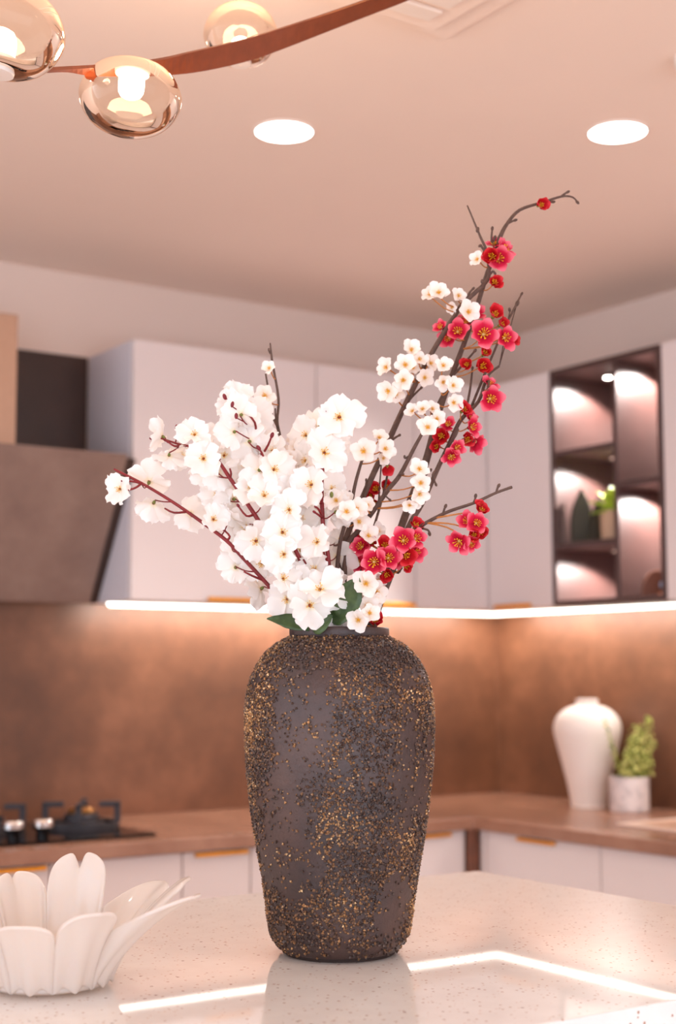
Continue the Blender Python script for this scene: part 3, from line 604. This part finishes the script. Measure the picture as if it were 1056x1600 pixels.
for a in [((756, 602, .025), (764, 595, .01), (762, 608, .0)), ((683, 734, .01), (676, 742, .0), (681, 757, .0)), ((700, 696, .015), (712, 680, .0), (715, 672, .0)), ((730, 646, .02), (734, 610, .02), (738, 575, .03)), ((734, 640, .02), (780, 530, .04), (815, 459, .05)), ((614, 891, -.005), (622, 895, -.01), (627, 888, -.02))]: B5.twig(a, (2.4, 1.6), bud=2.2)
B5.bud(808, 474, .05, 3.4, .4, 1); B5.bud(796, 484, .05, 2.4, -.2, 1)
for a in [('pink', 765, 623, 20, .2, -.2, .01), ('pink', 764, 602, 13, .3, .5, .02), ('red', 722, 642, 14, .3, .3, .0), ('pink', 735, 668, 16, .6, .0, .01), ('pink', 742, 690, 17, .7, -.2, .02, True), ('red', 728, 685, 13, .2, -.3, .02), ('pink', 704, 712, 15, .1, -.5, .0), ('red', 690, 683, 16, -.2, .1, .02), ('pink', 700, 665, 13, -.1, .4, .02), ('pink', 712, 700, 13, .4, 0, .0), ('red', 684, 697, 12, -.4, -.2, .02), ('pink', 735, 655, 11, .3, .5, .02)]:
    B5.bloom(*a)
B6 = Spray('plum_blossom_branch', 'low brown branch stretching right with hanging pink blossom cluster', [(800, 761, -.04), (775, 770, -.04), (740, 786, -.035), (692, 803, -.03), (643, 833, -.02), (622, 868, -.015), (598, 930, -.01), (578, 979, -.01)], [2.4, 2.2, 2.4, 2.8, 3.2, 3.4, 3.6, 4], BK, GB)
for a in [((775, 770, -.04), (777, 763, -.04), (779, 759, -.04)), ((740, 786, -.035), (742, 780, -.035), (743, 775, -.035)), ((692, 803, -.03), (694, 796, -.03), (696, 791, -.03)), ((660, 822, -.025), (668, 828, -.03), (671, 834, -.03))]: B6.twig(a, (2, 1.6), bud=2.6)
for a in [((680, 812, -.03), (705, 805, -.04), (735, 800, -.045)), ((670, 817, -.03), (700, 818, -.04), (725, 824, -.045)), ((668, 818, -.03), (698, 824, -.04), (722, 838, -.045))]: B6.twig(a, (1.6, 1.2), mat=M['ochre'], name='flower_stalk')
for a in [('pink', 718, 845, 19, -.4, -.4, -.06), ('pink', 731, 815, 15, -.4, .2, -.05), ('pink', 743, 818, 16, .3, .1, -.06), ('red', 750, 800, 13, .3, .5, -.04), ('red', 747, 832, 14, .4, -.1, -.05), ('pink', 735, 848, 14, .3, -.4, -.06), ('red', 740, 836, 12, 0, 0, -.06), ('red', 749, 791, 9, .1, .7, -.04)]:
    B6.bloom(*a, stalk=False)
for a in [('pink', 585, 878, 21, -.2, -.1, -.06), ('pink', 606, 872, 18, .2, .0, -.06), ('pink', 630, 845, 19, .0, .1, -.06), ('pink', 648, 842, 17, .4, .1, -.05), ('red', 600, 856, 15, .1, .5, -.04), ('pink', 648, 862, 15, .5, -.2, -.04), ('red', 633, 866, 16, .2, -.3, -.05), ('pink', 566, 855, 16, -.5, .2, -.02), ('red', 648, 824, 14, .3, .6, -.02), ('pink', 569, 840, 15, -.3, .5, .0), ('red', 622, 858, 14, 0, .2, -.04), ('pink', 562, 880, 15, -.5, -.1, -.01), ('red', 604, 895, 14, 0, -.5, -.03), ('red', 585, 972, 14, .1, .4, -.03), ('pink', 618, 875, 13, .1, -.2, -.04), ('red', 580, 850, 13, -.1, .3, -.02), ('red', 633, 884, 11, .3, -.4, -.03)]:
    B6.bloom(*a)
for a in [(572, 912, 19, -.1, .1, -.07), (588, 926, 15, .4, .1, -.05), (574, 946, 17, .1, .0, -.06), (577, 958, 14, .2, .1, -.07), (560, 968, 17, -.2, -.2, -.07), (586, 940, 12, .5, -.1, -.05), (570, 935, 13, -.2, -.2, -.05), (590, 908, 11, .5, .3, -.03)]:
    B6.bloom('cream', *a)
B7 = Spray('plum_blossom_branch', 'thin brown twig with two small white blossoms rising behind the white cherry', [(422, 536, .05), (425, 564, .05), (435, 622, .05), (433, 658, .05), (438, 686, .05), (452, 770, .045), (482, 880, .03), (506, 977, .01)], [1.2, 2, 2.2, 2.4, 2.8, 3.2, 3.6, 3.6], BK, GB)
B7.twig([(434, 672, .05), (425, 648, .04), (421, 620, .03), (415, 584, .03)], (2, 1.6)); B7.twig([(437, 683, .05), (431, 660, .05), (430, 638, .05)], (1.8, 1.4)); B7.twig([(424, 556, .05), (420, 548, .05), (420, 544, .05)], (1.6, 1.2))
for a in [(421, 576, 11, -.3, .3, .02), (414, 619, 17, -.1, .1, .01), (462, 700, 14, .2, .2, -.0), (452, 716, 13, .0, .0, -.01), (445, 708, 12, -.2, .3, .01), (468, 722, 12, .3, -.1, .0), (456, 690, 10, .1, .5, .02)]:
    B7.bloom('cream', *a)
B8 = Spray('plum_blossom_branch', 'thin brown twig with small red blossoms standing among the cream ones', [(608, 690, .02), (606, 735, .02), (598, 775, .02), (582, 830, .01), (566, 872, .0), (550, 976, -.005)], [1.4, 1.8, 2, 2.2, 2.6, 3], BK, GB)
B8.twig([(590, 800, .015), (593, 760, .02), (596, 720, .02)], (1.6, 1.2)); B8.twig([(568, 868, .0), (560, 820, .01), (555, 806, .01)], (1.8, 1.4))
for a in [('red', 588, 766, 15, -.2, .2, .03), ('red', 600, 760, 12, .4, .1, .03), ('red', 580, 775, 10, -.3, 0, .03), ('red', 605, 728, 12, .1, -.5, .01, True), ('red', 585, 785, 10, 0, -.3, .03)]:
    B8.bloom(*a)

# ------------------------------------------------------------------ opal glass petal bowl
BC = Vector((-2.545, -2.195, ZI))
bt = thing('glass_petal_bowl', 'milky white glass bowl shaped like an open flower, beside the vase', 'bowl', BC)
LOBES = [(-135, 20, .118, .086, 0), (-95, 20, .112, .086, 0), (-55, 20, .122, .098, 0), (-22, 13, .193, .113, 0), (4, 13, .162, .121, 0), (33.5, 16.5, .148, .107, 0), (77, 27, .098, .141, .032), (124, 20, .110, .118, .012), (163, 19, .15, .11, 0), (193.5, 11.5, .155, .10, 0)]
def bowl_petal(i, rb=.070):
    """one lobe of the bowl wall; neighbours share their seam lines"""
    c, hw, R1, H1, notch = LOBES[i]; nu, nv = 25, 20; V, F = [], []
    def seam(a, b): return .072+(min(a[2], b[2])-.072)*.80, min(a[3], b[3])*.76
    sl = seam(LOBES[i-1], LOBES[i]); sr = seam(LOBES[i], LOBES[(i+1) % len(LOBES)])
    for q in range(nv):
        v = q/(nv-1)
        for j in range(nu):
            u = j/(nu-1)*2-1; e = sl if u < 0 else sr; lob = max(0, 1-abs(u)**2.6)**.45
            Rr = e[0]+(R1-e[0])*lob; Hh = e[1]+(H1-e[1])*lob
            crease = .011*abs(u)**5*(.35+.9*v); rip = .0022*math.cos(u*2*PI)*(1-.3*v)
            r = rb+(Rr-rb)*v**1.35-crease+rip; z = .003+.0075*abs(math.sin(PI*u))**1.5*(1-v)**6+(Hh-.003)*(1-(1-v)**1.22)-notch*math.exp(-((u-.1)/.09)**2)*v**7
            th = math.radians(c+hw*u); p = RX*r*math.cos(th)+NY*r*math.sin(th)+UZ*z; V.append(BC+p)
    for q in range(nv-1):
        for j in range(nu-1): a = q*nu+j; F.append((a, a+1, a+nu+1, a+nu))
    o = mk('petal', V, F, M['opal'], bt, smooth=True)
    so = o.modifiers.new('thick', 'SOLIDIFY'); so.thickness = .0045; so.offset = 0; so.use_rim = True
    bv = o.modifiers.new('round', 'SUBSURF'); bv.levels = 1; bv.render_levels = 1
for i in range(len(LOBES)): bowl_petal(i)
mk('base', *lathe([(.001, .004), (.066, .004), (.07, .008), (.066, .013), (.001, .012)], BC, 48, (False, False)), M['opal'], bt, smooth=True)

# ------------------------------------------------------------------ chandelier
def D(x, y, dist): return CAM+(fw+RT*((x-528)/FPX)-UP*((y-800)/FPX))*dist
ct = thing('strap_chandelier', 'tan leather strap chandelier with amber glass globes and lit bulbs', 'chandelier', tuple(D(204, 105, 1.98)))
edge = [(-170, 96, 112, 1.70), (-80, 104, 115, 1.73), (20, 108, 112.5, 1.78), (68, 108, 111.5, 1.82), (105, 106, 110.5, 1.86), (139, 104, 116, 1.90), (204, 99, 118, 1.98), (256, 91, 116.5, 2.03), (300, 80.5, 113, 2.07), (350, 69, 104, 2.11), (393, 58, 93, 2.14), (432, 46, 79.5, 2.16), (499, 25, 53, 2.18), (565, 2.5, 27, 2.19), (640, -24, -2, 2.2), (740, -62, -44, 2.2), (860, -118, -104, 2.18)]
top = [D(x, a, q) for x, a, b, q in edge]; full = .037
bot = []
for x, a, b, q in edge:
    h = (b-a)/FPX*q; dd = math.sqrt(max(0, full**2-h*h)); bot.append(D(x, b, q+dd))
tp, _ = smoothpath(top, [0]*len(top), 4); bp, _ = smoothpath(bot, [0]*len(bot), 4)
V, F = [], []
for i in range(len(tp)):
    d = (tp[min(i+1, len(tp)-1)]-tp[max(i-1, 0)]).normalized(); wv = bp[i]-tp[i]; nn = d.cross(wv).normalized()*.0021
    V += [tp[i]+nn, bp[i]+nn, bp[i]-nn, tp[i]-nn]
for i in range(len(tp)-1):
    for k_ in range(4): a = i*4+k_; b = i*4+(k_+1) % 4; F.append((a, b, b+4, a+4))
F += [(3, 2, 1, 0), tuple(len(V)-4+q for q in range(4))]
strap = mk('leather_strap', V, F, M['leather'], ct)
sv = []
for s_ in (.08, .92):
    pts = [tp[i]+(bp[i]-tp[i])*s_-NY*.0026 for i in range(len(tp))]
    sv.append(tube(pts, [.0005]*len(pts), 3))
mk('stitching', *join(*sv), M['stitch'], strap)
def globe(cx, cy, dist, rpx, flip, tilt, hscale=1.0, lab=''):
    k_ = dist/FPX; r = rpx*k_; c = D(cx, cy, dist); up = UZ*(1 if not flip else -1)
    ax = (up+RX*tilt).normalized()
    # profile along axis: flat end (socket) at +, nose at -
    prof = [(.0, .64), (.30, .635), (.52, .60), (.74, .48), (.90, .28), (.985, .08), (1.0, -.04), (.97, -.2), (.87, -.40), (.70, -.58), (.48, -.70), (.25, -.765), (.0, -.78)]
    prof = [(max(1e-4, a*r), b*r*hscale) for a, b in prof_interp(prof, 3)]
    g = mk('glass_globe', *lathe(prof, c, 48, (False, False), ax), M['amber'], ct, smooth=True); g['label'] = lab
    s0 = .64*r*hscale
    bl = [(.0, s0-.86*r*.8), (.13, s0-.85*r*.8), (.2, s0-.80*r*.8), (.245, s0-.70*r*.8), (.255, s0-.58*r*.8), (.255, s0-.25*r*.8)]
    mk('bulb', *lathe([(max(1e-4, a*r), b) for a, b in bl], c, 28, (False, True), ax), M['bulb'], g, smooth=True)
    mk('socket', *lathe([(.33*r, s0-.2*r), (.35*r, s0-.14*r), (.30*r, s0-.10*r), (.28*r, s0+.004), (.001, s0+.005)], c, 28, (True, False), ax), M['trimwhite'], g)
    ld = bpy.data.lights.new('bulb_light', 'POINT'); ld.energy = 1.6; ld.color = (1, .74, .5); ld.shadow_soft_size = .03
    lo = bpy.data.objects.new('bulb_light', ld); col.objects.link(lo); lo.parent = ct; lo.location = c-ORG[ct.name]
globe(204, 150, 1.95, 80, False, .06, 1.0, 'amber glass globe hanging below the strap')
globe(376, 57, 2.24, 58, True, .0, 1.14, 'amber glass globe behind the strap')
globe(3, 52, 1.78, 98, True, -.12, .98, 'large amber glass globe at left edge')
for q in (2, -2):
    a = tp[q]; mk('suspension_cable', *tube([a, Vector((a.x, a.y, H))], [.0012]*2, 5), M['stitch'], ct)

# ------------------------------------------------------------------ ceiling fittings
for (x, y, lab) in [(-1.661, -1.287, 'round lit ceiling downlight above the white blossoms'), (-1.071, -1.678, 'round lit ceiling downlight at right, near picture edge'), (-2.251, -.896, 'added unseen downlight left of the picture, above the hob'), (-.481, -2.069, 'added unseen downlight beyond the right picture edge'), (-3.3, -1.6, 'added unseen downlight behind left end of island'), (-1.9, -3.1, 'added unseen downlight in front of the island')]:  # those outside the frame are unseen, added to brighten the room
    t = thing('ceiling_downlight', lab, 'downlight', (x, y, H), 'recessed ceiling downlights')
    mk('trim_ring', *lathe([(.066, 0), (.066, -.003), (.0605, -.004), (.0605, 0)], (x, y, H), 48, (False, False)), M['trimwhite'], t)
    mk('lens', *lathe([(.001, -.0035), (.0605, -.0032), (.0605, 0)], (x, y, H), 48, (False, False)), M['downlight'], t)
    ld = bpy.data.lights.new('downlight_beam', 'SPOT'); ld.energy = 9; ld.color = (1, .94, .88); ld.spot_size = math.radians(120); ld.spot_blend = .6; ld.shadow_soft_size = .06
    lo = bpy.data.objects.new('downlight_beam', ld); col.objects.link(lo); lo.parent = t; lo.location = (0, 0, -.02)
t = thing('ceiling_cassette', 'square white air conditioning cassette flush in the ceiling', 'air conditioner', (-1.97, -2.15, H))
box('panel', (-2.27, -1.67, -2.45, -1.85, H-.012, H), M['ceiling'], t, .004)
box('inner_frame', (-2.215, -1.725, -2.395, -1.885, H-.026, H-.012), M['ceiling'], t, .006)
for i in range(8): box('grille_slat', (-2.17, -1.77, -2.36+i*.056, -2.32+i*.056, H-.034, H-.026), M['cassette'], t, .002)
t = thing('smoke_detector', 'small round white detector on the ceiling at right edge', 'detector', (-1.225, -2.03, H))
mk('housing', *lathe([(.001, -.03), (.03, -.028), (.036, -.012), (.037, 0)], (-1.225, -2.03, H), 32, (False, False)), M['trimwhite'], t, smooth=True)

# ------------------------------------------------------------------ small things on the counter
wv = thing('ceramic_vase', 'matt white ceramic shouldered vase on the worktop beside potted plant', 'vase', (-.128, -.562, .9))
pr = [(.0, 0), (.050, 0), (.053, .004), (.060, .05), (.074, .11), (.088, .165), (.098, .205), (.1015, .228), (.0985, .25), (.088, .270), (.068, .288), (.044, .299), (.034, .303), (.033, .313), (.035, .318), (.029, .318), (.027, .305)]
mk('body', *lathe(prof_interp(pr, 3), (-.128, -.562, .9), 48, (False, False)), M['porcelain'], wv, smooth=True)
pc = Vector((-.150, -.752, .9))
pp = thing('potted_succulent', 'green bushy sprigs in a marbled white cylinder pot on worktop', 'plant', pc)
mk('pot', *lathe([(.001, 0), (.053, 0), (.0565, .004), (.0575, .1), (.0535, .1), (.052, .085), (.001, .085)], pc, 40, (False, False)), M['marble'], pp, smooth=False)
mk('soil', *lathe([(.001, .088), (.052, .088)], pc, 24, (False, False)), M['soil'], pp)
def sprig(base, tip, nl, lr, spread):
    base, tip = Vector(base), Vector(tip); parts = [tube([base, (base+tip)/2+RX*.004, tip], [.0018, .0016, .001], 4)]
    d = (tip-base).normalized(); a = d.cross(Vector((1, .2, 0))).normalized(); b = d.cross(a)
    for i in range(nl):
        v = .12+.88*i/(nl-1); an = i*2.4; s = spread*(1-.55*v)*random.uniform(.5, 1.35)
        o = (a*math.cos(an)+b*math.sin(an)); c = base.lerp(tip, v)+o*s
        parts.append(ball(tuple(c), lr*random.uniform(.55, .95)*(1.1-.4*v), .55, tuple((d+o*.8).normalized()), 6, 4))
        parts.append(tube([base.lerp(tip, max(0, v-.05)), c], [.0008]*2, 3))
    return join(*parts)
def pl(dx, dn, dz): return pc+RX*dx+NY*dn+UZ*dz
for q in [((-.02, 0, .088), (-.066, 0, .262), 22, .008, .008), ((.012, 0, .088), (.062, -.01, .268), 46, .011, .026), ((0, -.01, .088), (.012, -.02, .215), 44, .012, .034), ((.02, .01, .088), (.072, .0, .205), 38, .011, .026), ((.005, .015, .088), (.034, .03, .245), 34, .011, .03), ((.0, -.02, .088), (-.014, -.03, .150), 24, .010, .022), ((.03, -.01, .088), (.056, -.03, .150), 28, .011, .024), ((.0, -.02, .088), (.026, -.04, .18), 36, .012, .034)]:
    mk('sprig', *sprig(pl(*q[0]), pl(*q[1]), q[2], q[3], q[4]), M['sage'], pp, smooth=True)
sk = thing('inset_sink', 'pale-rimmed shallow sink set in the brown worktop at right edge', 'sink', (-.33, -1.25, .9))
rx0, rx1, ry0, ry1, rw = -.45, -.17, -1.60, -1.0, .018
for b in [(rx0, rx1, ry1-rw, ry1), (rx0, rx1, ry0, ry0+rw), (rx0, rx0+rw, ry0+rw, ry1-rw), (rx1-rw, rx1, ry0+rw, ry1-rw)]: box('rim', (*b, .9, .906), M['sinkrim'], sk, .002)
box('basin', (rx0+rw, rx1-rw, ry0+rw, ry1-rw, .9, .9025), M['sinkin'], sk, 0)

# ------------------------------------------------------------------ things on the display shelves
def ogive(name, label, c, wd, ht_, th_, rot):
    t = thing(name, label, 'ornament', c, None); n = 14; out = []
    for i in range(n+1):
        v = i/n; out.append((wd*.5*(1-.0*v)*math.cos(PI/2*max(0, (v-.25)/.75)**1.25), ht_*v))
    o2 = [(-x, z) for x, z in reversed(out[:-1])]; prof_ = out+o2; m = len(prof_); ca, sa = math.cos(rot), math.sin(rot); V = []
    for s in (-1, 1):
        for x, z in prof_: V.append((c[0]+x*ca-s*th_*.5*sa, c[1]+x*sa+s*th_*.5*ca, c[2]+z))
    F = [tuple(range(m-1, -1, -1)), tuple(range(m, 2*m))]+[(i, (i+1) % m, m+(i+1) % m, m+i) for i in range(m)]
    mk('body', V, F, M['olive'], t, bevel=.003)
ZSH = 1.678
ogive('pointed_ornament', 'larger dark pointed ornament at left of the middle shelf', (-.235, -.668, ZSH), .068, .165, .03, -.55)
ogive('pointed_ornament', 'smaller dark pointed ornament next to the lime potted plant', (-.215, -.722, ZSH), .056, .135, .03, -.55)
qc = Vector((-.225, -.795, ZSH))
qp = thing('potted_lime_plant', 'lime green broad-leaved plant in a beige pot on middle shelf', 'plant', qc)
mk('pot', *lathe([(.001, 0), (.036, 0), (.040, .004), (.043, .086), (.039, .086), (.038, .076), (.001, .076)], qc, 32, (False, False)), M['beigepot'], qp)
for i, (a, el, L, wd) in enumerate([(180, 40, .10, .05), (150, 62, .115, .05), (95, 80, .12, .052), (40, 65, .11, .05), (0, 45, .09, .05), (-60, 50, .10, .055), (-110, 45, .09, .055), (200, 15, .085, .045), (-90, 20, .08, .05), (240, 60, .11, .05)]):
    a, el = math.radians(a), math.radians(el); d = (RX*math.cos(a)*math.cos(el)+NY*math.sin(a)*math.cos(el)+UZ*math.sin(el)); s = d.cross(UZ).normalized(); nn = s.cross(d); V, F = [], []; n = 7
    for k_ in range(n+1):
        v = k_/n; w_ = wd*.5*math.sin(PI*v**.75)**.8+.0008
        for j in range(5): u = j/2-1; V.append(qc+UZ*.072+d*L*v+s*u*w_+nn*(abs(u)*w_*.3)-UZ*.25*L*v*v)
    for k_ in range(n):
        for j in range(4): f0 = k_*5+j; F.append((f0, f0+1, f0+6, f0+5))
    o = mk('leaf', V, F, M['lime'], qp, smooth=True); so = o.modifiers.new('thick', 'SOLIDIFY'); so.thickness = .0008
ZB = ZS+.016
t = thing('wooden_arch', 'small brown half-round wooden arch ornament on the bottom right shelf', 'ornament', (-.2, -.93, ZB)); V = []; n = 16
arc = [(.045*math.cos(PI*i/n), .075*math.sin(PI*i/n)) for i in range(n+1)]
for s in (-1, 1):
    for x, z in arc: V.append(Vector((-.2, -.93, ZB))+RX*x+NY*s*.012+UZ*z)
m = n+1; mk('body', V, [tuple(range(m-1, -1, -1)), tuple(range(m, 2*m))]+[(i, (i+1) % m, m+(i+1) % m, m+i) for i in range(m)], M['walnut'], t, bevel=.002)
t = thing('copper_cone', 'slender copper cone ornament at right end of bottom right shelf', 'ornament', (-.17, -.985, ZB))
mk('body', *lathe([(.001, 0), (.030, 0), (.032, .005), (.022, .07), (.010, .15), (.003, .19), (.001, .192)], (-.17, -.985, ZB), 28, (False, False)), M['copper'], t, smooth=True)
t = thing('glass_marble_stand', 'small blue glass marble on a copper foot at shelf edge', 'ornament', (-.262, -1.012, ZB))
mk('foot', *lathe([(.001, 0), (.014, 0), (.014, .006), (.003, .010), (.003, .018), (.001, .018)], (-.262, -1.012, ZB), 20, (False, False)), M['copper'], t)
mk('marble', *ball((-.262, -1.012, ZB+.027), .011, 1, seg=16, rings=10), M['blueglass'], t, smooth=True)
